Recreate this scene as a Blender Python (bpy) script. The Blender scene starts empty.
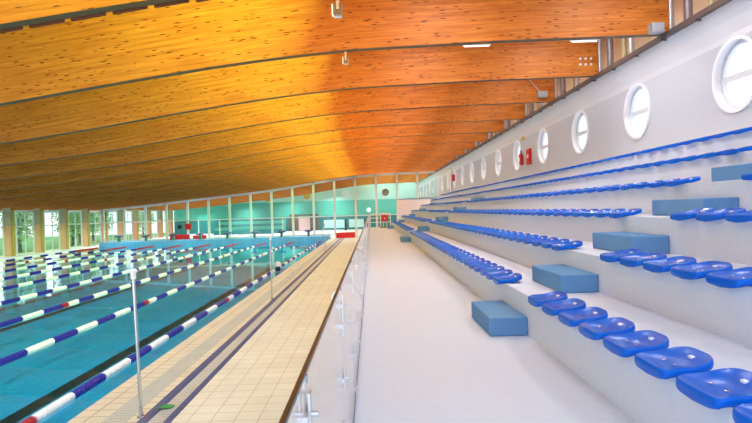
import bpy, bmesh, math, random
from mathutils import Vector, Matrix
random.seed(7)
PI = math.pi
SC = bpy.context.scene
COL = SC.collection

# ------------------------------------------------------------------ helpers
class MB:
    """collects geometry for ONE mesh object"""
    def __init__(s):
        s.v = []; s.f = []; s.mi = []; s.uv = {}
    def quad(s, pts, m=0):
        b = len(s.v); s.v += [tuple(p) for p in pts]
        s.f.append(tuple(range(b, b + len(pts)))); s.mi.append(m)
    def box(s, x0, x1, y0, y1, z0, z1, m=0):
        b = len(s.v)
        s.v += [(x0,y0,z0),(x1,y0,z0),(x1,y1,z0),(x0,y1,z0),(x0,y0,z1),(x1,y0,z1),(x1,y1,z1),(x0,y1,z1)]
        for q in ((3,2,1,0),(4,5,6,7),(0,1,5,4),(1,2,6,5),(2,3,7,6),(3,0,4,7)):
            s.f.append(tuple(b+i for i in q)); s.mi.append(m)
        return s
    def tube(s, pts, r, n=10, m=0, caps=True):
        pts = [Vector(p) for p in pts]; b0 = len(s.v); k = len(pts)
        rr = r if isinstance(r, (list, tuple)) else [r]*k
        up = None
        for i, p in enumerate(pts):
            d = (pts[min(i+1,k-1)] - pts[max(i-1,0)]).normalized()
            if up is None:
                up = Vector((0,0,1)) if abs(d.z) < .9 else Vector((1,0,0))
            a = d.cross(up).normalized(); up = a.cross(d).normalized()
            for j in range(n):
                t = 2*PI*j/n
                s.v.append(tuple(p + (a*math.cos(t) + up*math.sin(t))*rr[i]))
        for i in range(k-1):
            for j in range(n):
                a0 = b0+i*n+j; a1 = b0+i*n+(j+1)%n
                s.f.append((a0, a1, a1+n, a0+n)); s.mi.append(m)
        if caps:
            s.f.append(tuple(b0+j for j in range(n))[::-1]); s.mi.append(m)
            s.f.append(tuple(b0+(k-1)*n+j for j in range(n))); s.mi.append(m)
        return s
    def lathe(s, prof, c=(0,0,0), axis='z', n=16, m=0):
        """prof = [(r, h)...] revolved about the axis through c"""
        b0 = len(s.v); k = len(prof)
        for r, h in prof:
            for j in range(n):
                t = 2*PI*j/n; a, b = r*math.cos(t), r*math.sin(t)
                q = {'z': (a,b,h), 'y': (b,h,a), 'x': (h,a,b)}[axis]
                s.v.append((c[0]+q[0], c[1]+q[1], c[2]+q[2]))
        for i in range(k-1):
            for j in range(n):
                a0 = b0+i*n+j; a1 = b0+i*n+(j+1)%n
                s.f.append((a0, a1, a1+n, a0+n)); s.mi.append(m)
        s.f.append(tuple(b0+j for j in range(n))[::-1]); s.mi.append(m)
        s.f.append(tuple(b0+(k-1)*n+j for j in range(n))); s.mi.append(m)
        return s
    def prism(s, prof, y0, y1, m=0):
        """closed XZ profile extruded along y"""
        b = len(s.v); k = len(prof)
        s.v += [(x,y0,z) for x,z in prof] + [(x,y1,z) for x,z in prof]
        s.f.append(tuple(range(b,b+k))); s.mi.append(m)
        s.f.append(tuple(range(b+k,b+2*k))[::-1]); s.mi.append(m)
        for i in range(k):
            j = (i+1) % k
            s.f.append((b+i, b+k+i, b+k+j, b+j)); s.mi.append(m)
        return s
    def mesh(s, name, mats, smooth=False, bevel=0, fix=True):
        me = bpy.data.meshes.new(name)
        me.from_pydata(s.v, [], s.f)
        mats = mats if isinstance(mats, (list, tuple)) else [mats]
        for mt in mats: me.materials.append(mt)
        for p, i in zip(me.polygons, s.mi): p.material_index = i
        if fix or bevel:
            bm = bmesh.new(); bm.from_mesh(me)
            if bevel:
                bmesh.ops.remove_doubles(bm, verts=bm.verts, dist=1e-5)
                es = [e for e in bm.edges if len(e.link_faces) == 2 and e.calc_face_angle(0) > .6]
                bmesh.ops.bevel(bm, geom=es, offset=bevel, segments=2, affect='EDGES', profile=.5, clamp_overlap=True)
            bmesh.ops.recalc_face_normals(bm, faces=bm.faces)
            bm.to_mesh(me); bm.free()
        if smooth:
            for p in me.polygons: p.use_smooth = True
            if hasattr(me, 'set_sharp_from_angle'): me.set_sharp_from_angle(angle=math.radians(40))
        me.update()
        return me
    def build(s, name, mats, parent=None, **kw):
        return link(name, s.mesh(name, mats, **kw), parent)

def link(name, me, parent=None, loc=None):
    o = bpy.data.objects.new(name, me); COL.objects.link(o)
    if parent: o.parent = parent
    if loc: o.location = loc
    return o
def tag(o, label, cat, group=None, kind=None):
    if label: o['label'] = label
    if cat: o['category'] = cat
    if group: o['group'] = group
    if kind: o['kind'] = kind
    return o
def thing(name, label, cat, loc=(0,0,0), rz=0, group=None):
    o = bpy.data.objects.new(name, None); COL.objects.link(o)
    o.empty_display_size = .1
    o.location = loc; o.rotation_euler = (0,0,rz)
    return tag(o, label, cat, group)
def dup(root, loc, label=None, group=None, rz=None):
    r = root.copy(); COL.objects.link(r); r.location = loc
    if rz is not None: r.rotation_euler = (0,0,rz)
    if label: r['label'] = label
    if group: r['group'] = group
    for ch in list(root.children):
        c = ch.copy(); COL.objects.link(c); c.parent = r
        for g in list(ch.children):
            d = g.copy(); COL.objects.link(d); d.parent = c
    return r
def struct(o, label=None, cat=None):
    o['kind'] = 'structure'
    if label: o['label'] = label
    if cat: o['category'] = cat
    return o
ORD = ['', 'first','second','third','fourth','fifth','sixth','seventh','eighth','ninth','tenth','eleventh','twelfth',
 'thirteenth','fourteenth','fifteenth','sixteenth','seventeenth','eighteenth','nineteenth','twentieth']
def ordinal(n):
    if n <= 20: return ORD[n]
    t = {2:'twenty',3:'thirty',4:'forty'}[n//10]
    if n % 10 == 0: return {2:'twentieth',3:'thirtieth',4:'fortieth'}[n//10]
    return t + '-' + ORD[n % 10]

# ------------------------------------------------------------------ materials
def S(r, g, b):
    f = lambda c: (c/12.92 if c <= .04045 else ((c+.055)/1.055)**2.4)
    return (f(r/255), f(g/255), f(b/255), 1)
def new_mat(name):
    m = bpy.data.materials.new(name); m.use_nodes = True
    nt = m.node_tree; nt.nodes.clear()
    out = nt.nodes.new('ShaderNodeOutputMaterial')
    return m, nt, out
def N(nt, t, **kw):
    n = nt.nodes.new(t)
    for k, v in kw.items():
        if k in n.inputs: n.inputs[k].default_value = v
        else: setattr(n, k, v)
    return n
def L(nt, a, b): nt.links.new(a, b)
def mat(name, col, rough=.5, metal=0, var=.12, scale=6, bump=0, bscale=80, spec=.5, coat=0):
    """principled with a procedural tone variation"""
    m, nt, out = new_mat(name)
    p = N(nt, 'ShaderNodeBsdfPrincipled', Roughness=rough, Metallic=metal)
    p.inputs['Specular IOR Level'].default_value = spec
    p.inputs['Coat Weight'].default_value = coat
    tc = N(nt, 'ShaderNodeTexCoord')
    nz = N(nt, 'ShaderNodeTexNoise', Scale=scale, Detail=5)
    L(nt, tc.outputs['Object'], nz.inputs['Vector'])
    mx = N(nt, 'ShaderNodeMix', data_type='RGBA')
    mx.inputs[6].default_value = tuple(c*(1-var) for c in col[:3]) + (1,)
    mx.inputs[7].default_value = tuple(min(1, c*(1+var)) for c in col[:3]) + (1,)
    L(nt, nz.outputs['Fac'], mx.inputs[0]); L(nt, mx.outputs[2], p.inputs['Base Color'])
    if bump:
        n2 = N(nt, 'ShaderNodeTexNoise', Scale=bscale, Detail=3); L(nt, tc.outputs['Object'], n2.inputs['Vector'])
        bp = N(nt, 'ShaderNodeBump', Strength=bump, Distance=.01); L(nt, n2.outputs['Fac'], bp.inputs['Height'])
        L(nt, bp.outputs[0], p.inputs['Normal'])
    L(nt, p.outputs[0], out.inputs[0])
    return m
def glass_mat(name, tint, ior=1.45, rough=0.0, bump=0, bscale=3, boost=0.0):
    """clear sheet: fresnel mix of straight transmission and mirror reflection"""
    m, nt, out = new_mat(name)
    tr = N(nt, 'ShaderNodeBsdfTransparent', Color=tint)
    gl = N(nt, 'ShaderNodeBsdfGlossy', Roughness=rough, Color=(1,1,1,1))
    geo = N(nt, 'ShaderNodeNewGeometry')
    mp = N(nt, 'ShaderNodeMapRange'); mp.inputs[3].default_value = ior; mp.inputs[4].default_value = 1/ior
    L(nt, geo.outputs['Backfacing'], mp.inputs[0])
    fr = N(nt, 'ShaderNodeFresnel'); L(nt, mp.outputs[0], fr.inputs['IOR'])
    if bump:
        tc = N(nt, 'ShaderNodeTexCoord'); n2 = N(nt, 'ShaderNodeTexNoise', Scale=bscale, Detail=2)
        L(nt, tc.outputs['Object'], n2.inputs['Vector'])
        bp = N(nt, 'ShaderNodeBump', Strength=bump, Distance=.02); L(nt, n2.outputs['Fac'], bp.inputs['Height'])
        L(nt, bp.outputs[0], gl.inputs['Normal']); L(nt, bp.outputs[0], fr.inputs['Normal'])
    mx = N(nt, 'ShaderNodeMixShader')
    L(nt, fr.outputs[0], mx.inputs[0]); L(nt, tr.outputs[0], mx.inputs[1]); L(nt, gl.outputs[0], mx.inputs[2])
    L(nt, mx.outputs[0], out.inputs[0])
    return m
def tile_mat(name, c1, c2, grout, w, h, gap=.012, rough=.45, offset=0, spec=.5):
    m, nt, out = new_mat(name)
    p = N(nt, 'ShaderNodeBsdfPrincipled', Roughness=rough); p.inputs['Specular IOR Level'].default_value = spec
    tc = N(nt, 'ShaderNodeTexCoord')
    br = N(nt, 'ShaderNodeTexBrick', Color1=c1, Color2=c2, Mortar=grout, Scale=1)
    br.inputs['Mortar Size'].default_value = gap; br.inputs['Brick Width'].default_value = w; br.inputs['Row Height'].default_value = h
    br.offset = offset; br.inputs['Bias'].default_value = 0
    L(nt, tc.outputs['Object'], br.inputs['Vector'])
    nz = N(nt, 'ShaderNodeTexNoise', Scale=1.3, Detail=6); L(nt, tc.outputs['Object'], nz.inputs['Vector'])
    mx = N(nt, 'ShaderNodeMix', data_type='RGBA', blend_type='MULTIPLY'); mx.inputs[0].default_value = .35
    L(nt, br.outputs['Color'], mx.inputs[6]); L(nt, nz.outputs['Color'], mx.inputs[7])
    hs = N(nt, 'ShaderNodeHueSaturation', Saturation=1.0, Value=1.12)
    bw = N(nt, 'ShaderNodeRGBToBW'); L(nt, nz.outputs['Color'], bw.inputs[0]); L(nt, bw.outputs[0], mx.inputs[7])
    L(nt, mx.outputs[2], hs.inputs['Color']); L(nt, hs.outputs[0], p.inputs['Base Color'])
    L(nt, p.outputs[0], out.inputs[0])
    return m
def wood_mat(name, light, mid, knot, rough=.5, lam=.12):
    """glued laminated timber: UV.x runs along the beam, UV.y across the lamellas (metres)"""
    m, nt, out = new_mat(name)
    p = N(nt, 'ShaderNodeBsdfPrincipled', Roughness=rough); p.inputs['Specular IOR Level'].default_value = .3
    uv = N(nt, 'ShaderNodeUVMap')
    mp = N(nt, 'ShaderNodeMapping'); mp.inputs['Scale'].default_value = (.55, 9, 1); L(nt, uv.outputs[0], mp.inputs[0])
    g = N(nt, 'ShaderNodeTexNoise', Scale=1.6, Detail=8, Roughness=.65); L(nt, mp.outputs[0], g.inputs['Vector'])
    r1 = N(nt, 'ShaderNodeValToRGB'); r1.color_ramp.elements[0].position = .33; r1.color_ramp.elements[1].position = .68
    r1.color_ramp.elements[0].color = mid; r1.color_ramp.elements[1].color = light
    L(nt, g.outputs['Fac'], r1.inputs[0])
    # lamella tone steps
    br = N(nt, 'ShaderNodeTexBrick', Color1=(1,1,1,1), Color2=(.80,.78,.76,1), Mortar=(.55,.5,.45,1), Scale=1)
    br.inputs['Mortar Size'].default_value = .004; br.inputs['Brick Width'].default_value = 3.1; br.inputs['Row Height'].default_value = lam
    L(nt, uv.outputs[0], br.inputs['Vector'])
    m1 = N(nt, 'ShaderNodeMix', data_type='RGBA', blend_type='MULTIPLY'); m1.inputs[0].default_value = .55
    L(nt, r1.outputs[0], m1.inputs[6]); L(nt, br.outputs['Color'], m1.inputs[7])
    # knots: dark flecks, longer than tall
    m2 = N(nt, 'ShaderNodeMapping'); m2.inputs['Scale'].default_value = (2.8, 18, 1); L(nt, uv.outputs[0], m2.inputs[0])
    vo = N(nt, 'ShaderNodeTexVoronoi', Scale=1.0, Randomness=1); L(nt, m2.outputs[0], vo.inputs['Vector'])
    n3 = N(nt, 'ShaderNodeTexNoise', Scale=6, Detail=2); L(nt, m2.outputs[0], n3.inputs['Vector'])
    ad = N(nt, 'ShaderNodeMath', operation='MULTIPLY_ADD'); ad.inputs[1].default_value = .18
    L(nt, n3.outputs['Fac'], ad.inputs[0]); L(nt, vo.outputs['Distance'], ad.inputs[2])
    r2 = N(nt, 'ShaderNodeValToRGB'); r2.color_ramp.elements[0].position = .21; r2.color_ramp.elements[1].position = .31
    r2.color_ramp.elements[0].color = (1,1,1,1); r2.color_ramp.elements[1].color = (0,0,0,1)
    L(nt, ad.outputs[0], r2.inputs[0])
    m3 = N(nt, 'ShaderNodeMix', data_type='RGBA'); m3.inputs[7].default_value = knot
    L(nt, r2.outputs[0], m3.inputs[0]); L(nt, m1.outputs[2], m3.inputs[6])
    L(nt, m3.outputs[2], p.inputs['Base Color']); L(nt, p.outputs[0], out.inputs[0])
    return m
def emis(name, col, st):
    m, nt, out = new_mat(name)
    e = N(nt, 'ShaderNodeEmission', Color=col, Strength=st)
    tc = N(nt, 'ShaderNodeTexCoord'); nz = N(nt, 'ShaderNodeTexNoise', Scale=20); L(nt, tc.outputs['Object'], nz.inputs['Vector'])
    mr = N(nt, 'ShaderNodeMapRange'); mr.inputs[3].default_value = st*.96; mr.inputs[4].default_value = st*1.04
    L(nt, nz.outputs['Fac'], mr.inputs[0]); L(nt, mr.outputs[0], e.inputs['Strength'])
    L(nt, e.outputs[0], out.inputs[0]); return m

M = {}
M['wood'] = wood_mat('glulam', S(226,142,58), S(188,98,30), S(84,30,8))
M['deckwood'] = wood_mat('roof boards', S(226,150,66), S(196,112,40), S(110,50,14), lam=.14)
M['beam_under'] = mat('beam underside shade', S(104,86,48), .6)  # shade under the beams put into a darker colour
M['concrete'] = mat('painted concrete', S(205,213,228), .62, var=.05, scale=14, bump=.12, bscale=160)
M['walkway'] = mat('walkway screed', S(204,213,228), .5, var=.05, scale=10, bump=.1, bscale=140)
M['wallR'] = mat('right wall plaster', S(190,192,200), .6, var=.04, scale=9, bump=.08, bscale=150)
M['bulk'] = mat('bulkhead paint', S(214,216,222), .38, var=.03, scale=4)
M['clamp'] = mat('satin clamp metal', S(206,208,214), .3, .75, var=.04)
M['white'] = mat('white paint', S(238,238,240), .35, var=.03)
M['whiteframe'] = mat('glazing frame paint', S(214,222,222), .4, var=.04)
M['steel'] = mat('brushed stainless steel', S(205,205,210), .22, 1, var=.08, scale=30)
M['galv'] = mat('galvanised post', S(190,186,190), .35, .6, var=.1)
M['darkpost'] = mat('dark grey duct', S(134,122,126), .4, .4, var=.15)
M['olive'] = mat('olive post', S(168,150,104), .5, var=.1)
M['rail_brown'] = mat('brown rail', S(92,78,74), .4, var=.12)
M['blue_seat'] = mat('blue moulded plastic', S(0,92,204), .22, var=.14, scale=9, spec=.16)
M['plate'] = mat('white plastic plate', S(240,240,240), .3, var=.02)
M['block'] = mat('blue-grey carpet', S(100,144,194), .9, var=.14, scale=120, bump=.4, bscale=300, spec=.1)
M['tile'] = tile_mat('beige deck tile', S(222,222,208), S(216,216,200), S(186,182,162), .30, .30, .008)
M['tile_pool'] = tile_mat('pool edge tile', S(214,206,184), S(208,198,174), S(156,142,116), .25, .25, .010)
M['grating'] = tile_mat('white overflow grating', S(226,228,220), S(218,222,214), S(158,162,156), .033, .10, .012)
M['bluetile'] = tile_mat('blue tile strip', S(54,66,116), S(64,74,128), S(92,100,140), .15, .15, .008)
M['basin'] = tile_mat('aqua pool tile', S(0,166,208), S(0,158,202), S(40,184,210), .25, .25, .012)
M['lane_black'] = mat('black lane tile', S(12,16,22), .4)
M['basinwall'] = tile_mat('pale blue end wall tile', S(96,168,206), S(84,158,198), S(130,190,216), .25, .25, .012)
M['water'] = glass_mat('pool water', (.46,.91,1,1), 1.33, .015, bump=.05, bscale=2.2)
M['railglass'] = glass_mat('railing glass', (.97,.99,.985,1), 1.5)
M['pane'] = glass_mat('window glass', (.93,.97,.97,1), 1.45)
M['tealpane'] = glass_mat('teal tinted glass', (.66,.93,.88,1), 1.45)
M['rope_blue'] = mat('blue float plastic', S(26,18,150), .35, var=.15)
M['rope_white'] = mat('white float plastic', S(236,238,240), .35, var=.05)
M['rope_red'] = mat('red float plastic', S(164,12,34), .35, var=.1)
M['cable'] = mat('rope cable', S(60,60,70), .5)
M['mint'] = mat('mint wall paint', S(196,232,222), .6, var=.04)
M['teal'] = mat('teal wall paint', S(92,196,178), .5, var=.06)
M['darkteal'] = mat('dark teal panel', S(28,128,128), .4, var=.1)
M['peach'] = wood_mat('peach laminated wood', S(244,196,160), S(232,176,140), S(200,140,100))
M['col_upper'] = mat('olive grey upper column', S(176,168,142), .6, var=.06)
M['col_shade'] = mat('column inner face shade', S(176,142,66), .6, var=.1)  # shade on the columns' inner side painted in as a darker tone
M['red'] = mat('red paint', S(196,20,28), .4, var=.06)
M['black'] = mat('black plastic', S(22,22,26), .4)
M['navy'] = mat('navy rubber top', S(28,40,84), .5)
M['grass'] = mat('lawn', S(96,150,70), .9, var=.35, scale=3)
M['leafA'] = mat('tree leaves', S(116,168,104), .7, var=.5, scale=2.5)
M['leafB'] = mat('pale tree leaves', S(172,210,150), .7, var=.5, scale=2.5)
M['bark'] = mat('bark', S(112,92,84), .9, var=.3, scale=12)
M['brown'] = mat('brown timber panel', S(104,78,58), .6, var=.25, scale=5)
M['pinkpanel'] = mat('pale pink door panel', S(214,184,180), .6, var=.05)
M['lamp_body'] = mat('floodlight body', S(128,104,84), .4, .3)
M['lens'] = emis('floodlight lens', (1,.97,.6,1), 1.2)
M['tube_on'] = emis('lit tube', (1,.95,.86,1), 2)
M['globe'] = emis('lit globe', (.9,1,1,1), 12)
M['yellow'] = mat('yellow sign', S(206,170,70), .5)
M['green'] = mat('green plastic', S(40,130,70), .5)
M['outwhite'] = mat('white render', S(240,242,246), .7, var=.02)
M['outblue'] = mat('blue glazing band', S(70,150,206), .2, var=.1)
M['greyroof'] = mat('grey box', S(170,172,180), .4, var=.08)

# ------------------------------------------------------------------ layout constants (metres; walkway top is z = 0, pool to -x, view along +y)
EYE = 1.4
DECK, WATER = -1.2, -1.3
XW = 6.55              # right wall
XL = -27.0             # window wall across the pool
YG = 55.5              # glazed partition
YE = 80.0              # end wall of the hall beyond
RIS0, TRE, RISE, Z1 = 1.655, .80, .395, .432
YNEAR = -2.5
BEAM_Y0, BEAM_P = 12.17, 3.77
_bp = [(-28.5,2.02),(-26,2.18),(-22,2.46),(-16,3.02),(-10.3,3.54),(-7.86,3.86),(-5.0,4.29),(-2.49,4.62),(-.35,4.81),(1.41,4.87),(2.86,4.915),(5,4.945),(6.6,4.97),(7.6,4.98)]
def beam_z(x):
    for (a, za), (b, zb) in zip(_bp, _bp[1:]):
        if x <= b:
            i = _bp.index((a, za))
            pa = _bp[max(i-1,0)]; pb = _bp[min(i+2,len(_bp)-1)]
            t = (x-a)/(b-a); h = b-a
            ma = (zb-pa[1])/(b-pa[0])*h; mb = (pb[1]-za)/(pb[0]-a)*h
            return (2*t**3-3*t*t+1)*za + (t**3-2*t*t+t)*ma + (-2*t**3+3*t*t)*zb + (t**3-t*t)*mb
    return _bp[-1][1]
BEAMS = [BEAM_Y0 + BEAM_P*k for k in range(-3, 18)]

# ------------------------------------------------------------------ roof
def beam_mesh():
    xs = [-28.0 + i*(34.45/62) for i in range(63)]
    xs[-1] = 6.45
    H, T = 1.5, .2
    v, f, mi, uvs = [], [], [], []
    s = 0; px = None; arc = []
    for x in xs:
        z = beam_z(x)
        if px is not None: s += math.hypot(x-px[0], z-px[1])
        arc.append(s); px = (x, z)
        v += [(x,-T/2,z),(x,T/2,z),(x,T/2,z+H),(x,-T/2,z+H)]
    k = len(xs)
    def face(q, m, u): f.append(q); mi.append(m); uvs.extend(u)
    for i in range(k-1):
        a, b = i*4, i*4+4; u0, u1 = arc[i], arc[i+1]
        face((a, b, b+3, a+3), 0, [(u0,0),(u1,0),(u1,H),(u0,H)])
        face((a+1, a+2, b+2, b+1), 0, [(u0,3),(u0,3+H),(u1,3+H),(u1,3)])
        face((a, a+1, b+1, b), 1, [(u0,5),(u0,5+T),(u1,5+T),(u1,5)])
        face((a+3, b+3, b+2, a+2), 0, [(u0,7),(u1,7),(u1,7+T),(u0,7+T)])
    face((0,3,2,1), 0, [(0,9),(0,9+H),(T,9+H),(T,9)])
    e = (k-1)*4
    face((e,e+1,e+2,e+3), 0, [(0,9),(T,9),(T,9+H),(0,9+H)])
    me = bpy.data.meshes.new('roof_beam'); me.from_pydata(v, [], f)
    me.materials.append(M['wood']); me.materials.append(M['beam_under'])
    for p, i in zip(me.polygons, mi): p.material_index = i
    ul = me.uv_layers.new(name='UVMap')
    for d, u in zip(ul.data, uvs): d.uv = u
    return me
bmesh_beam = beam_mesh()
for i, y in enumerate(BEAMS):
    o = link('roof_beam', bmesh_beam, loc=(0,y,0)); struct(o)

def uv_sheet(name, rows, mats, swap=False):
    """rows: list of [(x,y,z)...]; gives a UV in metres"""
    v = [p for r in rows for p in r]; n = len(rows[0]); f = []; uvs = []
    for i in range(len(rows)-1):
        for j in range(n-1):
            q = (i*n+j, i*n+j+1, (i+1)*n+j+1, (i+1)*n+j); f.append(q)
            for t in q: uvs.append((v[t][0], v[t][1]))
    me = bpy.data.meshes.new(name); me.from_pydata(v, [], f); me.materials.append(mats)
    ul = me.uv_layers.new(name='UVMap')
    for d, u in zip(ul.data, uvs): d.uv = u
    return link(name, me)
xs = [-28.5 + i*(36.5/60) for i in range(61)]
top = [[(x, y, beam_z(x)+1.5) for x in xs] for y in (2.0, 30.0, 60.0, YE+.3)]
c = uv_sheet('ceiling', top, M['deckwood']); struct(c)
sol = c.modifiers.new('thick', 'SOLIDIFY'); sol.thickness = .2; sol.offset = 1

# ------------------------------------------------------------------ terrace (walkway and six steps), decks, pool
prof = [(-.21,DECK-.3),(-.21,0),(RIS0,0)]
x = RIS0; z = 0
for k in range(6):
    z = Z1 + RISE*k
    prof += [(x, z), (RIS0+TRE*(k+1) if k < 5 else XW+.02, z)]
    x = RIS0+TRE*(k+1)
prof += [(XW+.02, DECK-.3)]
b = MB(); b.prism(prof, YNEAR, 46.6)
# walkway top gets its own screed finish
o = b.build('floor_terrace', [M['concrete'], M['walkway']]); struct(o)
for p in o.data.polygons:
    if abs(p.center.z) < .001 and p.normal.z > .9: p.material_index = 1

b = MB()
zones = [(-3.97,-3.52,1),(-3.52,-3.19,2),(-3.19,-3.05,1),(-3.05,-2.90,3),(-2.90,-2.71,2),(-2.71,-2.60,3),(-2.60,-.21,0)]
for x0, x1, m in zones:
    b.quad([(x0,YNEAR,DECK),(x1,YNEAR,DECK),(x1,YG,DECK),(x0,YG,DECK)], m)
b.quad([(-3.97,YNEAR,DECK),(-3.97,YG,DECK),(-3.97,YG,DECK-.8),(-3.97,YNEAR,DECK-.8)], 4)
b.quad([(-.21,46.6,DECK),(XW,46.6,DECK),(XW,YG,DECK),(-.21,YG,DECK)], 0)
b.box(-3.97, XW, YG, YE, DECK-.15, DECK, 0)
o = b.build('floor', [M['tile'], M['tile_pool'], M['grating'], M['bluetile'], M['basinwall']], fix=False); struct(o)
# left deck and the hall beyond
XPL = -25.2
b = MB(); b.box(XL-.6, XPL, YNEAR, YG, DECK-.8, DECK, 0); b.box(XL-.6, -3.97, YG, YE, DECK-.2, DECK-.02, 0)
struct(b.build('floor_far_side', [M['white']]))
# raised far end of the pool
YP0, YP1 = 2.7, 52.9
b = MB(); b.box(XPL, -3.97, YP1, YG-.1, WATER-.7, DECK+.32)
struct(b.build('floor_pool_head', [M['basinwall']]))
# basin floor with lane lines
ZB = WATER-.5
b = MB()
b.quad([(XPL,YP0,ZB),(-3.97,YP0,ZB),(-3.97,YP1,ZB),(XPL,YP1,ZB)], 0)
b.quad([(XPL,YP0,ZB),(XPL,YP1,ZB),(XPL,YP1,WATER),(XPL,YP0,WATER)], 0)
ROPES = [-4.62 - 2.52*k for k in range(9)]
for k in range(8):
    xc = (ROPES[k]+ROPES[k+1])/2
    b.box(xc-.16, xc+.16, YP0+2, YP1-2, ZB, ZB+.004, 1)
o = b.build('pool_basin', [M['basin'], M['lane_black']], fix=False); struct(o)
b = MB(); b.quad([(XPL,YP0,WATER),(-3.97,YP0,WATER),(-3.97,YP1,WATER),(XPL,YP1,WATER)])
o = b.build('pool_water', [M['water']], fix=False)
tag(o, 'clear turquoise water filling the swimming pool', 'water', kind='stuff')

# ------------------------------------------------------------------ right wall with round windows
WY0, WP, WZ, WD = 10.06-3.77*2, 3.77, 3.61, 1.24
wall = MB()
WZ0, WZ1 = Z1+RISE*5-.02, 4.25
R = WD/2
NS = 48
def hole_cell(b, yc, zc, y0, y1, z0, z1, X, depth, r, mi=0, mj=1):
    angs = [2*PI*i/NS for i in range(NS)]
    angs += [math.atan2(zz-zc, yy-yc) % (2*PI) for yy in (y0,y1) for zz in (z0,z1)]
    angs = sorted(set(round(a, 6) for a in angs))
    inn, outr, back = [], [], []
    for a in angs:
        c, s = math.cos(a), math.sin(a)
        t = min(((y1-yc)/c if c > 1e-9 else (y0-yc)/c if c < -1e-9 else 1e9), ((z1-zc)/s if s > 1e-9 else (z0-zc)/s if s < -1e-9 else 1e9))
        inn.append((X, yc+r*c, zc+r*s)); outr.append((X, yc+t*c, zc+t*s)); back.append((X+depth, yc+r*c, zc+r*s))
    n = len(angs)
    for i in range(n):
        j = (i+1) % n
        b.quad([outr[i], outr[j], inn[j], inn[i]], mi)
        b.quad([inn[i], inn[j], back[j], back[i]], mj)
        b.quad([(X+depth, outr[i][1], outr[i][2]), back[i], back[j], (X+depth, outr[j][1], outr[j][2])], mi)
wys = [WY0 + WP*i for i in range(0, 21)]
DOORY = 44.6
for i, yc in enumerate(wys):
    hole_cell(wall, yc, WZ, yc-WP/2, yc+WP/2, WZ0, WZ1, XW, .28, R)
# leaning bulkhead above
YA, YB = wys[0]-WP/2, wys[-1]+WP/2
for (xa, za), (xb, zb), m in (((XW,WZ1),(6.54,4.36),2), ((6.54,4.36),(6.49,4.60),2), ((6.49,4.60),(6.40,4.86),2), ((6.40,4.86),(6.9,4.86),2)):
    wall.quad([(xa,YA,za),(xa,YB,za),(xb,YB,zb),(xb,YA,zb)], m)
o = wall.build('wall_right', [M['wallR'], M['white'], M['bulk']], fix=False); struct(o)

fr = MB()
def ring(b, r0, r1, x0, x1, n=40, m=0):
    for i in range(n):
        a, c = 2*PI*i/n, 2*PI*(i+1)/n
        P = lambda r, t, x: (x, r*math.cos(t), r*math.sin(t))
        b.quad([P(r0,a,x0),P(r1,a,x0),P(r1,c,x0),P(r0,c,x0)], m)
        b.quad([P(r0,a,x1),P(r0,c,x1),P(r1,c,x1),P(r1,a,x1)], m)
        b.quad([P(r0,a,x0),P(r0,c,x0),P(r0,c,x1),P(r0,a,x1)], m)
        b.quad([P(r1,a,x0),P(r1,a,x1),P(r1,c,x1),P(r1,c,x0)], m)
ring(fr, R-.005, R+.05, -.035, .02)       # architrave ring
ring(fr, R-.075, R-.005, .10, .17, m=1)      # sash ring
fr.box(.10, .17, -R+.07, R-.07, -.055, .055, 1)
win_frame = fr.mesh('window_frame', [M['white'], M['bulk']], smooth=True)
pn = MB(); n = 40
pn.quad([(.135, (R-.07)*math.cos(2*PI*i/n), (R-.07)*math.sin(2*PI*i/n)) for i in range(n)])
win_pane = pn.mesh('pane', M['pane'], fix=False)
wn = 0
for i, yc in enumerate(wys):
    wn += 1
    w = bpy.data.objects.new('window_%d' % wn, None); COL.objects.link(w); w.location = (XW, yc, WZ); struct(w)
    link('window_frame', win_frame, w); link('pane', win_pane, w)

# brown rail along the top edge of the bulkhead, with stub brackets
b = MB(); b.box(6.32, 6.40, YA, YB, 4.86, 4.98)
o = b.build('trim_1', M['rail_brown'], bevel=.01); struct(o)
br_ = MB(); br_.box(-.16, .07, -.02, .02, -.035, 0); brm = br_.mesh('rail_bracket', M['rail_brown'])
for k in range(38):
    y = 8.3 + 1.27*k
    q = link('rail_bracket', brm, o, (6.45, y, 4.86))
# clerestory behind the beam ends
b = MB()
b.quad([(7.45,YA,4.6),(7.45,YB,4.6),(7.45,YB,6.6),(7.45,YA,6.6)])
me = b.mesh('wall_clerestory', mat('pale clerestory lining', S(252,220,184), .6, var=.05), fix=False); ul = me.uv_layers.new(name='UVMap')
for lp, d in zip(me.loops, ul.data):
    co = me.vertices[lp.vertex_index].co; d.uv = (co.y, co.z)
struct(link('wall_clerestory', me))
pm = {}
for nm, m, r in (('steel_post','galv',.075),('duct_post','darkpost',.085),('timber_post','olive',.06),('slim_post','darkpost',.05)):
    t = MB(); t.tube([(0,0,4.78),(0,0,6.55)], r, 12); pm[nm] = t.mesh(nm, M[m], smooth=True)
for y in BEAMS[1:17]:
    for nm, dy, dx in (('steel_post',-.02,.08),('duct_post',-.62,.12),('slim_post',-.45,.2),('timber_post',-1.3,.2),('steel_post',-1.72,.2)):
        struct(link(nm, pm[nm], None, (6.45+dx, y+dy, 0)))

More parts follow.
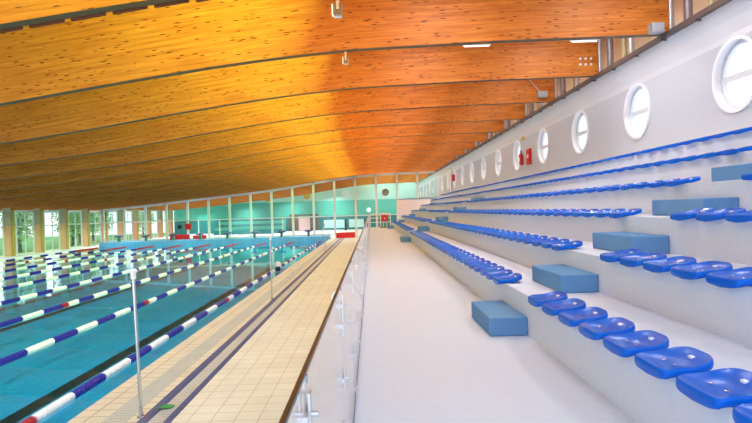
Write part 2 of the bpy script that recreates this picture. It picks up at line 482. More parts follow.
# ------------------------------------------------------------------ left window wall: columns, windows
colb = MB(); colb.box(0,.62,-.2,.2,.92+.12,3.6,0); colu = colb.mesh('column_upper', M['col_upper'])  # upper part of the column in olive grey, above the transom
v = MB(); v.box(0,.6,-.19,.19,DECK-.02,1.04,0)
col_me = v.mesh('timber_column', [M['peach'], M['col_shade']])
for p in col_me.polygons:
    if p.normal.x > .9: p.material_index = 1
ul = col_me.uv_layers.new(name='UVMap')
for lp, d in zip(col_me.loops, ul.data):
    co = col_me.vertices[lp.vertex_index].co; d.uv = (co.z, co.x+co.y)
v = MB(); v.box(.6,.645,-.2,.2,DECK-.02,3.4); col_face = v.mesh('inner_face', M['col_shade'])
def zl(x): return beam_z(x)
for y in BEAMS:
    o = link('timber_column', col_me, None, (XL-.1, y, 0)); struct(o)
    q = link('column_upper', colu, o); q.scale.z = 1.0
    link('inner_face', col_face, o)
def glazed(wname, w, z0, z1l, z1r, ztr, panes=1, low='pane', up='pane', post=.10, mids=0, d=.12):
    """window bay in its local frame: x along the bay, y = thickness, z = height"""
    root = bpy.data.objects.new(wname, None); COL.objects.link(root); struct(root)
    f = MB(); h = post/2
    for xa, xb, zt in ((0, h, z1l), (w-h, w, z1r)): f.box(xa, xb, -d/2, d/2, z0, zt+.02)
    f.box(h, w-h, -d/2+.01, d/2-.01, z0, z0+.10)
    f.box(h, w-h, -d/2+.01, d/2-.01, ztr-.05, ztr+.05)
    b0 = len(f.v)
    for yy in (-d/2, d/2):
        f.v += [(0,yy,z1l-.14),(w,yy,z1r-.14),(w,yy,z1r+.06),(0,yy,z1l+.06)]
    for q in ((0,1,2,3),(7,6,5,4),(0,4,5,1),(1,5,6,2),(2,6,7,3),(3,7,4,0)):
        f.f.append(tuple(b0+t for t in q)); f.mi.append(0)
    for k in range(mids):
        xx = w*(k+1)/(mids+1); f.box(xx-.035, xx+.035, -d/2+.02, d/2-.02, z0+.1, ztr-.05)
    if panes > 1:
        for k in range(panes-1):
            xx = w*(k+1)/panes; f.box(xx-.03, xx+.03, -d/2+.02, d/2-.02, z0+.1, min(z1l,z1r))
    f.build('window_frame', M['whiteframe'], root)
    p = MB(); p.quad([(h,0,z0+.1),(w-h,0,z0+.1),(w-h,0,ztr-.05),(h,0,ztr-.05)]); p.build('pane', M[low], root, fix=False)
    p = MB(); p.quad([(h,0,ztr+.05),(w-h,0,ztr+.05),(w-h,0,z1r-.1),(h,0,z1l-.1)]); p.build('pane', M[up], root, fix=False)
    return root
for i in range(len(BEAMS)-1):
    wn += 1
    ztop = beam_z(XL+.1)
    w = glazed('window_%d' % wn, BEAM_P-.4, DECK-.02, ztop, ztop, .92, panes=3, low='pane', up='pane', post=.12)
    w.location = (XL-.05, BEAMS[i]+.2, 0); w.rotation_euler = (0,0,PI/2)
# sill strip
# ------------------------------------------------------------------ glazed partition across the hall
xm = [2.6 - 2.04*k for k in range(15)]
for k in range(14):
    wn += 1
    xr, xl = xm[k], xm[k+1]
    base = DECK if xl > -4.3 else DECK+.32
    w = glazed('window_%d' % wn, xr-xl, base, beam_z(xl), beam_z(xr), .92, low='pane', up='tealpane', post=.2, mids=1 if k in (5,8,9) else 0, d=.2)
    w.location = (xl, YG, 0)
wn += 1
w = glazed('window_%d' % wn, 2.0, 2.35, beam_z(2.6), beam_z(4.6), 2.38, low='pane', up='tealpane', post=.2, d=.2); w.location = (2.6, YG, 0)
wn += 1
w = glazed('window_%d' % wn, XW-4.6, 2.35, beam_z(4.6), beam_z(XW), 2.38, low='pane', up='tealpane', post=.2, d=.2); w.location = (4.6, YG, 0)
b = MB(); b.box(2.6, XW, YG-.1, YG+.1, DECK, 2.32)
struct(b.build('wall_far', mat('pale lilac panel', S(220,204,204), .6, var=.03)))
# red kick boards at the foot of the partition
def board(x0, x1, y, z0, z1, lab):
    b = MB(); b.box(x0, x1, y-.04, y+.04, z0, z1)
    for xx in (x0+.15, x1-.15): b.box(xx-.04, xx+.04, y-.12, y+.12, z0-.001, z0+.05)
    return tag(b.build('barrier_board', M['red'], bevel=.01), lab, 'board', 'red boards along the glazed partition')
board(-3.4, -1.6, YG-.5, DECK, DECK+.52, 'red barrier board at the end of the beige pool deck')
board(-19.4, -17.5, YG-.5, DECK+.32, DECK+.80, 'long red board on the raised pool head, leftmost of the red boards')
board(-17.2, -15.9, YG-.5, DECK+.32, DECK+.68, 'shorter red board on the raised pool head, beside the long one')

# ------------------------------------------------------------------ hall beyond the partition
b = MB()
zm = 2.9
b.quad([(XL-.6,YE,DECK-.2),(XW+1,YE,DECK-.2),(XW+1,YE,.8),(XL-.6,YE,.8)], 2)
b.quad([(XL-.6,YE,.8),(XW+1,YE,.8),(XW+1,YE,zm),(XL-.6,YE,zm)], 1)
b.quad([(XL-.6,YE,zm),(XW+1,YE,zm),(XW+1,YE,6.6),(XL-.6,YE,6.6)], 0)
struct(b.build('wall_end', [M['mint'], M['teal'], M['darkteal']], fix=False))
pr = MB(); ring(pr, .52, .62, -.06, .06, 28)
prm = pr.mesh('window_frame', M['white'])
for k in range(5):
    wn += 1
    xx = 2.1 - 5.5*k
    w = bpy.data.objects.new('window_%d' % wn, None); COL.objects.link(w); struct(w)
    w.location = (xx, YE-.06, 3.85-.12*k*k*.35); w.rotation_euler = (0,0,PI/2)
    link('window_frame', prm, w)
    p = MB(); p.quad([(0,.53*math.cos(2*PI*i/24),.53*math.sin(2*PI*i/24)) for i in range(24)])
    p.build('pane', [M['brown'], M['outwhite'], M['yellow'], M['yellow'], M['brown']][k], w, fix=False)
# timber entrance, lockers, seats beyond the glass
o = bpy.data.objects.new('door_1', None); COL.objects.link(o); struct(o); o.location = (-9.3, YE-.35, DECK)
f = MB()
for xx in (-2.0, -1.0, .9, 1.3): f.box(xx-.12, xx+.12, -.15, .15, 0, 2.1)
f.box(-2.12, 1.9, -.2, .2, 2.1, 2.3); f.box(1.42, 1.9, -.1, .1, 0, 2.1); f.box(-1.9,-1.1,-.05,.05,0,2.1)
f.build('door_frame', M['brown'], o)
f = MB(); f.box(-.85, .75, -.04, .04, 0, 2.0); f.build('door_panel', M['pinkpanel'], o)
def screen(x0, x1, lab):
    t = thing('partition_screen', lab, 'screen', ((x0+x1)/2, YE-3, DECK), 0, 'pale screens in the hall beyond')
    w = (x1-x0)/2
    f = MB(); f.box(-w, w, -.04, .04, .35, 1.45); f.build('panel', mat('pale aqua panel', S(176,236,236), .4), t)
    f = MB(); f.box(-w-.05, -w, -.06, .06, 0, 1.5); f.build('post', M['darkteal'], t)
    f = MB(); f.box(w, w+.28, -.1, .1, 0, 1.5); f.build('post', M['black'], t)
screen(-6.4, -3.6, 'pale aqua screen behind the glazed partition, left of the dark post')
screen(-3.0, -1.0, 'pale aqua screen behind the glazed partition, right of the dark post')
b = MB()
for k in range(5):
    b.box(-20-.2, -11.5, YE-7+k*.8, YE-6.2+k*.8, DECK, DECK+.55+.35*k, k % 2)
o = b.build('tiered_bench', [M['darkteal'], M['teal']]); tag(o, 'dark teal tiered benches in the hall beyond the glass', 'bench')
# glowing globe on a stand, a bright spot past the walkway end
t = thing('glowing_globe', 'bright glowing globe on a stand beyond the walkway end', 'lamp', (-.25, 60, DECK))
f = MB(); f.tube([(0,0,0),(0,0,2.5)], .03); f.lathe([(.001,0),(.2,0),(.2,.04),(.03,.06)]); f.build('stand', M['steel'], t)
f = MB(); f.lathe([(.001,2.46)]+[(.16*math.sin(PI*i/10), 2.64-.17*math.cos(PI*i/10)) for i in range(1,10)]+[(.001,2.82)], n=16)
f.build('globe', M['globe'], t, smooth=True)

# ------------------------------------------------------------------ stadium seats
def seat_outline(n=40):
    pts = []
    for i in range(n):
        t = 2*PI*i/n; c, s = math.cos(t), math.sin(t)
        e = 2.6 if c > 0 else 8                       # +c = rear (rounded), -c = front (square)
        ex = 2/e
        x = .158*math.copysign(abs(c)**ex, c); y = .188*math.copysign(abs(s)**(2/(3.6 if c > 0 else 7)), s)
        pts.append((x, y))
    return pts
def seat_mesh():
    b = MB(); out = seat_outline(); n = len(out)
    def ztop(x, y, r):
        front = max(0, (-x-.05)/.125); rear = max(0, x/.175)
        rim = .050 + .040*max(0,(x+.03)/.18)**1.3
        dish = .026*(1-r**3)
        z = rim - dish
        if r > .86 and x < -.1: z -= .012*(r-.86)/.14*(front)
        return z
    rs = [.22,.42,.60,.74,.84,.91,.96,1.0]
    b.v.append((0,0,ztop(0,0,0)))
    for r in rs:
        for x, y in out: b.v.append((x*r, y*r, ztop(x*r, y*r, r)))
    # rolled edge and skirt
    for (g, dz) in ((1.028,-.006),(1.045,-.018),(1.045,-.034),(1.03,-.046),(.99,-.048)):
        for x, y in out:
            zz = ztop(x, y, 1.0) + dz
            if x < -.135: zz += dz*(.12+.36*max(0, 1-(y/.17)**2))
            elif dz < -.03: zz = max(zz, .004)
            b.v.append((x*g, y*g, zz))
    for i in range(n): b.f.append((0, 1+i, 1+(i+1)%n)); b.mi.append(0)
    rows = len(rs)+5
    for k in range(rows-1):
        for i in range(n):
            a = 1+k*n+i; c = 1+k*n+(i+1)%n
            b.f.append((a, a+n, c+n, c)); b.mi.append(0)
    # closed underside
    e = 1+(rows-1)*n
    b.f.append(tuple(e+i for i in range(n))); b.mi.append(0)
    return b.mesh('shell', M['blue_seat'], smooth=False)
seat_me = seat_mesh()
for p in seat_me.polygons: p.use_smooth = True
pl = MB(); pl.box(.085,.112,-.017,.017,.05,.066); plate_me = pl.mesh('number_plate', M['plate'], bevel=.003)
bo = MB(); bo.lathe([(.001,.030),(.011,.030),(.011,.036),(.001,.038)], n=10); bolt_me = bo.mesh('bolt', M['steel'])
ROWN = ['front row','second row','third row','fourth row','fifth row','top row']
PITCH, HW = .47, .193
def seat_pos(row, y): return (RIS0 - .092 + .165 + TRE*row, y, Z1 + RISE*row + .006)
seats = []
near_n = [9, 7, 5, 3, 1, 0]
for row in range(6):
    for k in range(near_n[row]):
        seats.append((row, 5.97-HW+(-.15,-.02,.08,.12,.12,.12)[row]-PITCH*k, '%s, %s seat before the nearest step blocks' % (ROWN[row], ordinal(k+1))))
    k = 0
    for k in range(35):
        seats.append((row, 7.10+.06*row+HW+PITCH*k, '%s, %s seat beyond the nearest step blocks' % (ROWN[row], ordinal(k+1))))
    for k in range(35):
        seats.append((row, 24.95+HW+PITCH*k, '%s, %s seat beyond the middle aisle' % (ROWN[row], ordinal(k+1))))
    for k in range(6):
        seats.append((row, 42.6+HW+PITCH*k, None))
def in_view(row, y):
    x = RIS0-.07+TRE*row
    return (x/y*570+5) < 392
seats = [s for s in seats if s[1] > 1.0 and in_view(s[0], s[1])]
seats.sort(key=lambda s: math.hypot(s[1], 1.6+TRE*s[0]))
single, rest = seats[:300], seats[300:]
for i, (row, y, lab) in enumerate(single):
    t = thing('stadium_seat', 'blue plastic seat in the ' + lab, 'seat', seat_pos(row, y), 0, 'blue stadium seats on the terrace')
    link('shell', seat_me, t)
    if y < 12:
        link('number_plate', plate_me, t)
        for sy in (-.06, .06): link('bolt', bolt_me, t, (-.03, sy, 0))
lo = MB()
for row, y, lab in rest:
    px_, py_, pz_ = seat_pos(row, y); b0 = len(lo.v)
    out = seat_outline(16)
    for g, zz in ((.6,.035),(1,.07),(1.04,.03),(1,.002)):
        for x, yy in out: lo.v.append((px_+x*g, py_+yy*g, pz_+zz+.03*max(0,x)/.17*(zz > .03)))
    for k in range(3):
        for i in range(16):
            j = (i+1) % 16
            lo.f.append((b0+k*16+i, b0+(k+1)*16+i, b0+(k+1)*16+j, b0+k*16+j)); lo.mi.append(0)
    lo.f.append(tuple(b0+i for i in range(16))); lo.mi.append(0)
    lo.f.append(tuple(b0+48+i for i in range(16))[::-1]); lo.mi.append(0)
o = lo.build('stadium_seats', M['blue_seat'], smooth=True)
tag(o, 'many small blue plastic seats on the farthest part of the terrace', 'seats', kind='stuff')

# ------------------------------------------------------------------ carpeted step blocks in three aisles
sb = MB(); sb.box(-.41, 0, 0, 1.13, 0, .2); block_me = sb.mesh('step_block', M['block'], bevel=.012)
where = ['on the walkway', 'on the first tread', 'on the second tread', 'on the third tread', 'on the fourth tread']
for a, (ya, an) in enumerate(((6.14,'in the nearest aisle'),(24.0,'in the middle aisle'),(41.9,'in the farthest aisle'))):
    for k in range(5):
        zz = 0 if k == 0 else Z1+RISE*(k-1)
        o = link('step_block', block_me, None, (RIS0+TRE*k-.003, ya + (-.02 if k == 0 else .03*k), zz+.001))
        tag(o, 'blue-grey carpeted step block %s of the terrace, %s' % (where[k], an), 'step block', 'step blocks in the terrace aisles')

# ------------------------------------------------------------------ glass railing
XG = -.16
JY = [1.27 - 1.46*2 + 1.46*k for k in range(33)]
JY = [y for y in JY if y < 44.7]
pan = MB(); pan.box(-.005, .005, .012, 1.448, .03, 1.036)
pan_me = pan.mesh('glass_panel', M['railglass'])
cl = MB()
for sx in (-1, 1):
    cl.box(min(sx*.009,sx*.014), max(sx*.009,sx*.014), -.016, .016, -.05, .05)
    cl.tube([(sx*.004,0,0),(sx*.030,0,0)], .007, 8)
cl.box(-.011, .011, -.05, .05, -.01, .01)
clamp_me = cl.mesh('clamp', M['clamp'])
po = MB(); po.tube([(0,0,0),(0,0,1.02)], .0035, 8); po.lathe([(.001,1.02),(.008,1.02),(.008,1.038),(.001,1.039)], n=10)
post_me = po.mesh('post', M['steel'], smooth=True)
bk = MB(); bk.tube([(-.008,0,1.02)] + [(-.012-.026*math.sin(a), 0, .985+.03*math.cos(a)) for a in [PI*i/8 for i in range(9)]] + [(-.008,0,.95)], .004, 8)
brk_me = bk.mesh('bracket', M['white'], smooth=True)
rail = thing('glass_railing', 'frameless glass railing with steel clamps and handrail along the walkway edge', 'railing', (XG, 0, 0))
for i, y in enumerate(JY):
    if i < len(JY)-1: link('glass_panel', pan_me, rail, (0, y, 0))
    link('post', post_me, rail, (0, y, 0))
    if y > 0:
        if y > 2: link('bracket', brk_me, rail, (0, y, 0))
        for zz in (.95, .855, .60, .35, .10): 
            if y < 20 or zz in (.95,.60,.10): link('clamp', clamp_me, rail, (0, y, zz))
f = MB(); f.box(-.0055, .0055, JY[0]-.1, JY[-1]+.1, 1.038, 1.050); f.build('handrail', mat('polished handrail', S(40,30,26), .3, 0, spec=.35), rail, bevel=.002)
f = MB(); f.box(-.008, .008, JY[0], JY[-1], 0, .03); f.build('base_channel', M['darkpost'], rail)
# white tube railing across the walkway end
t = thing('end_railing', 'white tubular railing across the far end of the walkway', 'railing', (0, 46.2, 0))
for xx in (-.1, .75, 1.55):
    f = MB(); f.tube([(xx,0,0),(xx,0,1.1)], .035); f.build('post', M['white'], t)
for zz in (.4, .75, 1.1):
    f = MB(); f.tube([(-.1,0,zz),(1.55,0,zz)], .028); f.build('rail', M['white'], t)
# red cabinet on legs at the walkway end
t = thing('red_cabinet', 'small red cabinet on two pale legs at the walkway end', 'cabinet', (1.05, 44.6, 0))
f = MB(); f.box(-.25,.25,-.12,.12,.5,1.0); c = f.build('body', M['red'], t, bevel=.01)
f = MB(); f.lathe([(.001,-.135),(.06,-.135),(.06,-.12)], c=(0,0,.72), axis='y', n=12); f.build('emblem', M['white'], c)
for xx in (-.16, .1):
    f = MB(); f.box(xx, xx+.09, -.05, .05, .04, .5); f.build('leg', mat('pale leg', S(190,206,190), .5), t)
f = MB(); f.box(-.4,.4,-.2,.2,0,.05); f.build('base', M['black'], t)

# ------------------------------------------------------------------ lane ropes
def float_mesh(name, length, m):
    b = MB(); prof = [(.012, 0)]
    n = max(2, int(round(length/.083))); d = length/n
    for i in range(n):
        y = i*d
        prof += [(.045,y+.004),(.068,y+.016),(.070,y+d*.45),(.068,y+d-.016),(.045,y+d-.004)]
    prof += [(.012, length)]
    b.lathe(prof, axis='y', n=12); return b.mesh(name, M[m], smooth=True)
FL = {k: float_mesh('float_section', .98, 'rope_'+k) for k in ('red','blue','white')}
FS = float_mesh('float_section', .36, 'rope_red'); FW = float_mesh('float_section', .6, 'rope_white')
cab = MB(); cab.tube([(0,YP0,0),(0,YP1,0)], .008, 6); cab_me = cab.mesh('cable', M['cable'])
rope_lab = ['nearest the beige deck'] + ['%s from the beige deck' % ordinal(k+1) for k in range(1,8)] + ['the farthest, under the windows']
for k, xr in enumerate(ROPES):
    t = thing('lane_rope', 'blue and white lane rope floating on the pool, ' + rope_lab[k], 'lane rope', (xr, 0, WATER+.012), 0, 'lane ropes across the pool')
    link('cable', cab_me, t)
    for s in range(1, 49):
        y = YP0 + s
        if xr > -7 and y < 5: pass
        if s in (15, 34):
            link('float_section', FS, t, (0, y, 0)); link('float_section', FW, t, (0, y+.38, 0)); continue
        c = 'red' if s < 5 or s >= 45 else ('white' if s % 2 else 'blue')
        link('float_section', FL[c], t, (0, y, 0))
# white marker on the first rope near mid pool
t = thing('marker_float', 'white topped marker float beside the nearest lane rope at mid pool', 'float', (-4.36, 26.3, WATER+.02))
f = MB(); f.lathe([(.001,0),(.1,0),(.12,.1),(.09,.22),(.001,.22)], n=14); f.build('base', M['navy'], t, smooth=True)
f = MB(); f.lathe([(.001,.20),(.13,.22),(.15,.30),(.12,.38),(.06,.43),(.001,.44)], n=14); f.build('cap', M['white'], t, smooth=True)

# ------------------------------------------------------------------ backstroke poles on the deck
pole = MB(); pole.tube([(0,0,0),(0,0,1.88)], .021, 14)
pole_me = pole.mesh('tube', M['steel'], smooth=True)
kn = MB(); kn.lathe([(.001,1.80),(.034,1.80),(.034,1.88),(.05,1.885),(.05,1.915),(.03,1.93),(.001,1.93)], n=14); kn_me = kn.mesh('cap', M['white'], smooth=True)
fo = MB(); fo.lathe([(.001,0),(.055,0),(.055,.012),(.03,.018),(.03,.06),(.001,.06)], n=14); fo_me = fo.mesh('foot', M['steel'], smooth=True)
for y, lab in ((7.42,'tall steel pole with white cap on the deck edge, nearest the camera'),(17.2,'tall steel pole on the deck edge beyond the nearest pole'),(37.3,'small distant steel pole on the deck edge, farthest of the poles')):
    t = thing('marker_pole', lab, 'pole', (-3.06, y, DECK), 0, 'steel poles on the pool deck')
    link('tube', pole_me, t); link('cap', kn_me, t); link('foot', fo_me, t)
    if y < 10: t.rotation_euler = (0, -.025, 0)
# scrap of green plastic
b = MB()
g = [(-.10,-.05,.01),(-.02,-.09,.03),(.09,-.05,.012),(.12,.02,.03),(.03,.06,.012),(-.06,.04,.035)]
b.v = [(0,0,.05)] + g; b.f = [(0,1+i,1+(i+1)%6) for i in range(6)]; b.mi = [0]*6
o = b.build('plastic_scrap', M['green']); o.location = (-2.86, 7.75, DECK+.002)
tag(o, 'crumpled scrap of green plastic on the deck beside the nearest pole', 'litter')
s_ = o.modifiers.new('t','SOLIDIFY'); s_.thickness = .006

# ------------------------------------------------------------------ starting blocks and pool rails
PH = DECK+.32
bl1 = MB(); b0 = len(bl1.v)
bl1.v += [(-.34,-.3,.46),(.34,-.3,.46),(.34,.3,.56),(-.34,.3,.56),(-.34,-.3,.52),(.34,-.3,.52),(.34,.3,.62),(-.34,.3,.62)]
for q in ((3,2,1,0),(4,5,6,7),(0,1,5,4),(1,2,6,5),(2,3,7,6),(3,0,4,7)): bl1.f.append(q); bl1.mi.append(0)
top_me = bl1.mesh('platform', M['navy'])
b = MB(); b.box(-.1,.1,-.12,.16,0,.48); ped_me = b.mesh('pedestal', M['darkteal'], bevel=.01)
b = MB(); b.box(-.3,.3,-.25,.3,0,.04); base_me = b.mesh('base_plate', M['steel'])
for k in range(8):
    xc = (ROPES[k]+ROPES[k+1])/2
    t = thing('starting_block', 'navy topped starting block at the pool head, %s from the beige deck' % ordinal(k+1), 'starting block', (xc, YP1+.35, PH), 0, 'starting blocks at the far end')
    link('platform', top_me, t); link('pedestal', ped_me, t); link('base_plate', base_me, t)
def pool_rail(x, y, z0, lab, s):
    t = thing('pool_handrail', lab, 'handrail', (x, y, z0), 0, 'pool handrails')
    for dx in (-.25, .25):
        f = MB(); f.tube([(dx,.5*s,0),(dx,.5*s,.6)] + [(dx, .5*s-.3*s*(1-math.cos(a)), .6+.25*math.sin(a)) for a in [PI*i/8 for i in range(1,8)]] + [(dx,-.12*s,.55),(dx,-.32*s,-.15)], .022, 8)
        f.build('rail', M['steel'], t, smooth=True)
pool_rail(-4.3, YP1+.1, PH+.0, 'curved steel handrail at the right corner of the pool head', 1)
pool_rail(-24.6, YP1+.1, PH+.0, 'curved steel handrail at the left corner of the pool head', 1)

# ------------------------------------------------------------------ right wall fittings
t = thing('fire_extinguisher', 'red fire extinguisher hung on the right wall between round windows', 'extinguisher', (XW-.11, 24.15, Z1+RISE*5+.7))
f = MB(); f.lathe([(.001,0),(.08,.01),(.09,.04),(.09,.42),(.06,.50),(.03,.53),(.03,.56),(.001,.57)], n=16); f.build('cylinder', M['red'], t, smooth=True)
f = MB(); f.lathe([(.001,.55),(.04,.56),(.03,.62),(.001,.63)], n=10); f.tube([(0,0,.6),(0,.1,.64)], .012); f.tube([(0,-.03,.58),(0,-.13,.5),(0,-.12,.2)], .014); f.build('valve', M['black'], t)
f = MB(); f.box(-.09,-.087,-.05,.05,.18,.32); f.build('label_sticker', M['white'], t)
t = thing('hose_cabinet', 'red fire hose cabinet on the right wall beside the extinguisher', 'cabinet', (XW-.1, 23.2, Z1+RISE*5+.6))
f = MB(); f.box(.02,.098,-.27,.27,.06,.70); f.build('body', M['red'], t, bevel=.01)
f = MB(); f.box(.005,.02,-.23,.23,.10,.66); d = f.build('door', M['red'], t, bevel=.004)
f = MB(); f.box(-.002,.005,-.1,.1,.33,.47); f.build('emblem', M['white'], d)
f = MB(); f.box(XW-.02, XW-.002, 23.9, 24.35, WZ+.55, WZ+.72)
tag(f.build('wall_sign', M['yellow']), 'small yellow sign above the fire extinguisher', 'sign')
o = bpy.data.objects.new('door_2', None); COL.objects.link(o); struct(o); o.location = (XW-.03, 45.9, Z1+RISE*5)
f = MB(); f.box(-.04,.03,-.5,.5,0,2.1); f.build('door_panel', M['white'], o)
f = MB(); f.box(-.07,.03,-.58,-.5,0,2.18); f.box(-.07,.03,.5,.58,0,2.18); f.box(-.07,.03,-.5,.5,2.1,2.18); f.build('door_frame', M['galv'], o)
f = MB(); f.box(-.22,-.02,-.2,.2,0,.5); o = f.build('alarm_box', M['red'], bevel=.01); o.location = (XW+.02, 44.1, Z1+RISE*5+1.05)
tag(o, 'red box on the far right wall beside the white door', 'box')
# signs at the far left of the partition
f = MB(); f.box(-18.05,-17.45,YG-.2,YG-.12,.05,.62); o = f.build('wall_sign', M['red'], bevel=.005)
tag(o, 'red square sign on the far glazed partition above the long red board', 'sign')
f = MB(); f.box(-18.75,-18.35,YG-.2,YG-.12,.15,.5); o = f.build('wall_sign', M['black'], bevel=.005)
tag(o, 'small black sign left of the red square sign on the partition', 'sign')

# ------------------------------------------------------------------ floodlights, unseen lights added behind the beams (facing the pool), tube lights over the terrace
def area_light(name, loc, rot_to, sx, sy, power, col, parent=None, spread=PI):
    ld = bpy.data.lights.new(name, 'AREA'); ld.shape = 'RECTANGLE'; ld.size = sx; ld.size_y = sy
    ld.energy = power; ld.color = col; ld.spread = spread
    o = bpy.data.objects.new(name, ld); COL.objects.link(o)
    o.rotation_euler = Vector(rot_to).to_track_quat('-Z', 'Z').to_euler()
    o.location = loc
    if parent: o.parent = parent
    return o
fl1 = MB(); fl1.box(-.09,.09,-.1,.1,-.26,-.04); fl1.box(-.085,.085,-.09,.09,-.285,-.262,1); fl_body = fl1.mesh('lamp_housing', [M['lamp_body'], M['white']], bevel=.01)
fl2 = MB(); fl2.box(-.115,-.091,-.085,.085,-.25,-.06); fl_lens = fl2.mesh('lens', M['lens'])
fl3 = MB()
for sy in (-1, 1): fl3.box(-.025,.025,sy*.13-.012,sy*.13+.012,-.17,.12)
fl3.box(-.03,.03,-.142,.142,.10,.125); fl3.tube([(0,-.13,-.15),(0,.13,-.15)], .012); fl_yoke = fl3.mesh('yoke', M['galv'])
nb = 0
TERR, POOLP = 60, 45
for i, y in enumerate(BEAMS):
    if y < 4 or y > 54: continue
    nb += 1
    lab = 'floodlight on a yoke below the %s roof beam from the camera' % ordinal(nb)
    if y < 50: area_light('unseen_flood', (.2, y+.22, beam_z(.2)+.35), (-1, .0, .35), .2, .2, 640, (.56,1.0,.2), None, spread=math.radians(142))  # unseen light added behind the beam, no fixture stands here
    if y < 13:
        near = y < 10
        x = -.40 if near else -.44
        zb = beam_z(x); z = 4.47 if near else 4.70; sc = .75 if near else .6
        t = thing('floodlight', 'grey floodlight on a yoke, ' + ('larger and nearer the top edge' if near else 'smaller, hanging one beam farther away'), 'floodlight', (x, y, z), 0, 'floodlights under the roof beams')
        t.scale = (sc, sc, sc)
        link('lamp_housing', fl_body, t); link('lens', fl_lens, t); q = link('yoke', fl_yoke, t)
        f = MB(); f.tube([(0,0,.12),(0,0,(zb-z)/sc-.004)], .022, 8); f.build('rod', M['galv'], t)
    for x0, pos in ((2.4,'over the walkway side'),(4.75,'over the upper seats')):
        if abs(y-BEAM_Y0) > .1: continue
        z = beam_z(x0)
        tt = thing('tube_light', 'slim lit tube light under a roof beam, '+pos, 'ceiling light', (x0, y+.2, z), 0, 'tube lights behind the roof beams')
        f = MB(); f.box(-.30,.30,-.04,.04,-.0,.03); link('housing', f.mesh('housing', M['white']), tt)
        f = MB(); f.tube([(-.27,0,-.012),(.27,0,-.012)], .012, 8); link('tube', f.mesh('tube', M['tube_on']), tt)
        area_light('tube_glow', (0, 0, -.06), (0, 0, -1), .6, .06, 25, (1,.95,.9), tt)
# added fill lights without fixtures, up between the beams, over the terrace and over the water
for i, y in enumerate(BEAMS):
    yy = y + BEAM_P/2
    if yy < 3: continue
    for x0 in (1.6, 5.2):
        area_light('bay_fill', (x0, yy, beam_z(x0)+1.25), (0,0,-1), 1.2, .3, TERR*(1 if yy < 17 else .62 if yy < YG else 1.15), (.86,.93,1) if yy < 17 else (.98,.96,.92))
    for x0 in (-5, -11, -17, -23):
        area_light('pool_fill', (x0, yy, beam_z(x0)+.5), (0,0,-1), 1.6, .3, POOLP*(1 if yy < YG-4 else 2.6), (.86,.97,1), spread=math.radians(110))
# fittings on the nearest beams
f = MB(); f.box(-.13,.13,-.1,.1,-.1,.1); f.box(-.1,.1,-.115,-.1,-.075,.075)
o = f.build('junction_box', M['greyroof'], bevel=.01); o.location = (6.12, BEAM_Y0-.2, 5.05)
tag(o, 'grey box fixed to the roof beam end above the brown rail', 'box')
f = MB(); f.box(-.16,.16,-.08,.08,-.1,.1); f.tube([(-.1,-.05,.1),(-.5,-.05,.55)], .012)
o = f.build('junction_box', M['greyroof']); o.location = (6.0, BEAM_Y0+2*BEAM_P-.18, 5.2)
tag(o, 'small grey box with a slanting cable on a farther roof beam end', 'box')
bp = thing('bolt_plate', 'six pale bolt heads in two rows on a roof beam end', 'bolts', (5.95, BEAM_Y0+BEAM_P-.1, 5.28))
bm_ = MB(); bm_.lathe([(.001,-.03),(.03,-.03),(.035,0)], axis='y', n=10); bm_me = bm_.mesh('bolt', M['white'])
for i in range(3):
    for j in range(2): link('bolt', bm_me, bp, (i*.15, 0, j*.16))
# dark slots below the nearest beam
sl = MB(); sl.box(-.26,.26,-.02,.02,-.05,0); sl_me = sl.mesh('slot', mat('dark slot', S(84,28,14), .7))
t = thing('slotted_strip', 'row of dark slot segments under the nearest visible roof beam', 'strip', (0, BEAM_Y0-BEAM_P+.1, 0))
for k in range(9):
    x = -6.6 + .62*k
    q = link('slot', sl_me, t, (x, .03, beam_z(x)+.02)); q.rotation_euler = (0, -math.atan(.15), 0)

# ------------------------------------------------------------------ outdoors
b = MB(); b.quad([(-75,-10,DECK-.3),(XL-.7,-10,DECK-.3),(XL-.7,100,DECK-.3),(-75,100,DECK-.3)])
struct(b.build('ground_lawn', M['grass'], fix=False))
def leaf_mesh(m, seed):
    rnd = random.Random(seed); b = MB()
    for k in range(1100):
        a = rnd.random()*2*PI; u = rnd.uniform(-1,1); rr = rnd.random()**.4
        p = Vector((1.5*rr*math.sqrt(1-u*u)*math.cos(a), 1.5*rr*math.sqrt(1-u*u)*math.sin(a), 2.9+2.3*rr*u))
        d1 = Vector((rnd.gauss(0,1),rnd.gauss(0,1),rnd.gauss(0,1))).normalized(); d2 = d1.orthogonal().normalized()
        w = rnd.uniform(.10,.2)
        b.quad([p-d1*w, p+d2*w*.5, p+d1*w, p-d2*w*.5])
    return b.mesh('foliage', m, fix=False)
lv = [leaf_mesh(M['leafA'],1), leaf_mesh(M['leafB'],2)]
tk = MB(); tk.tube([(0,0,0),(.05,0,1.5),(0,.05,3),(.05,0,4.6)], [.16,.13,.09,.03], 10)
for ang in (0, 2.1, 4.2): tk.tube([(0,0,1.6),(.5*math.cos(ang),.5*math.sin(ang),2.6),(.9*math.cos(ang),.9*math.sin(ang),3.4)], [.06,.045,.02], 6)
tk_me = tk.mesh('trunk', M['bark'], smooth=True)
rt = random.Random(3)
k = 0
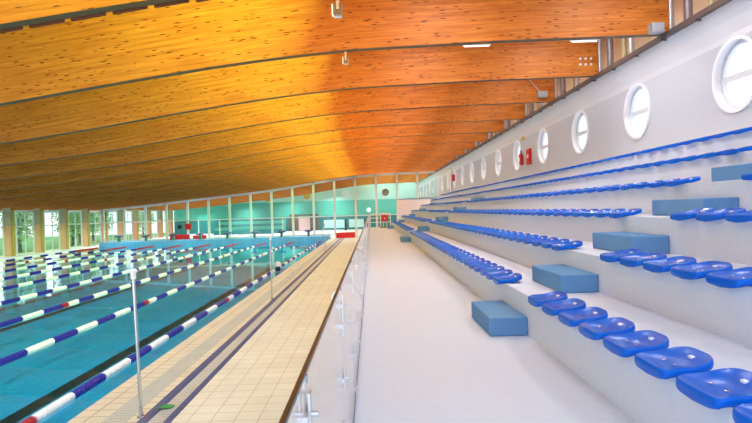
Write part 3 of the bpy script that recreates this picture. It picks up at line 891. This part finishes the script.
for k in range(14):
    y = 34 + 3.6*k; x = XL - rt.uniform(4, 10)
    t = thing('tree', '%s green tree outside the far window wall, %s from the left' % (('darker','paler')[k % 2], ordinal(k+1)), 'tree', (x, y, DECK-.3), rt.uniform(0,6), 'trees outside the windows')
    t.scale = (1,1,rt.uniform(.85,1.15))
    link('foliage', lv[k % 2], t); link('trunk', tk_me, t)
t = thing('neighbouring_building', 'white building with a blue glazing band seen through the nearest round window', 'building', (17, 26, DECK))
f = MB(); f.box(0,5,-5,5,0,6.3); f.build('wall', M['outwhite'], t)
f = MB(); f.box(-.06,0,-4,4,5.0,5.8); f.build('window', M['outblue'], t)

# ------------------------------------------------------------------ world, camera, view
w = bpy.data.worlds.new('sky'); SC.world = w; w.use_nodes = True
nt = w.node_tree; nt.nodes.clear()
out = nt.nodes.new('ShaderNodeOutputWorld'); bg = nt.nodes.new('ShaderNodeBackground')
tc = nt.nodes.new('ShaderNodeTexCoord'); sp = nt.nodes.new('ShaderNodeSeparateXYZ'); nt.links.new(tc.outputs['Generated'], sp.inputs[0])
rp = nt.nodes.new('ShaderNodeValToRGB'); nt.links.new(sp.outputs['Z'], rp.inputs[0])
rp.color_ramp.elements[0].color = (.92,.96,1,1); rp.color_ramp.elements[1].color = (.62,.80,1,1)
nt.links.new(rp.outputs[0], bg.inputs['Color']); bg.inputs['Strength'].default_value = 1.6
nt.links.new(bg.outputs[0], out.inputs[0])

F = 570.0
cd = bpy.data.cameras.new('camera'); cd.sensor_width = 36; cd.lens = 36*F/752; cd.clip_start = .05; cd.clip_end = 500
cam = bpy.data.objects.new('camera', cd); COL.objects.link(cam)
cam.location = (0, 0, EYE)
yaw = math.atan(5/F); pitch = -math.atan(1.5/F); roll = math.radians(-1.7)
cam.matrix_world = Matrix.Translation((0,0,EYE)) @ Matrix.Rotation(-yaw,4,'Z') @ Matrix.Rotation(PI/2+pitch,4,'X') @ Matrix.Rotation(roll,4,'Z')
SC.camera = cam
SC.view_settings.view_transform = 'Standard'; SC.view_settings.look = 'None'
SC.view_settings.gamma = 1; SC.view_settings.use_curve_mapping = False
SC.view_settings.exposure = .45
SC.cycles.max_bounces = 10; SC.cycles.transparent_max_bounces = 40
SC.cycles.diffuse_bounces = 5; SC.cycles.glossy_bounces = 5
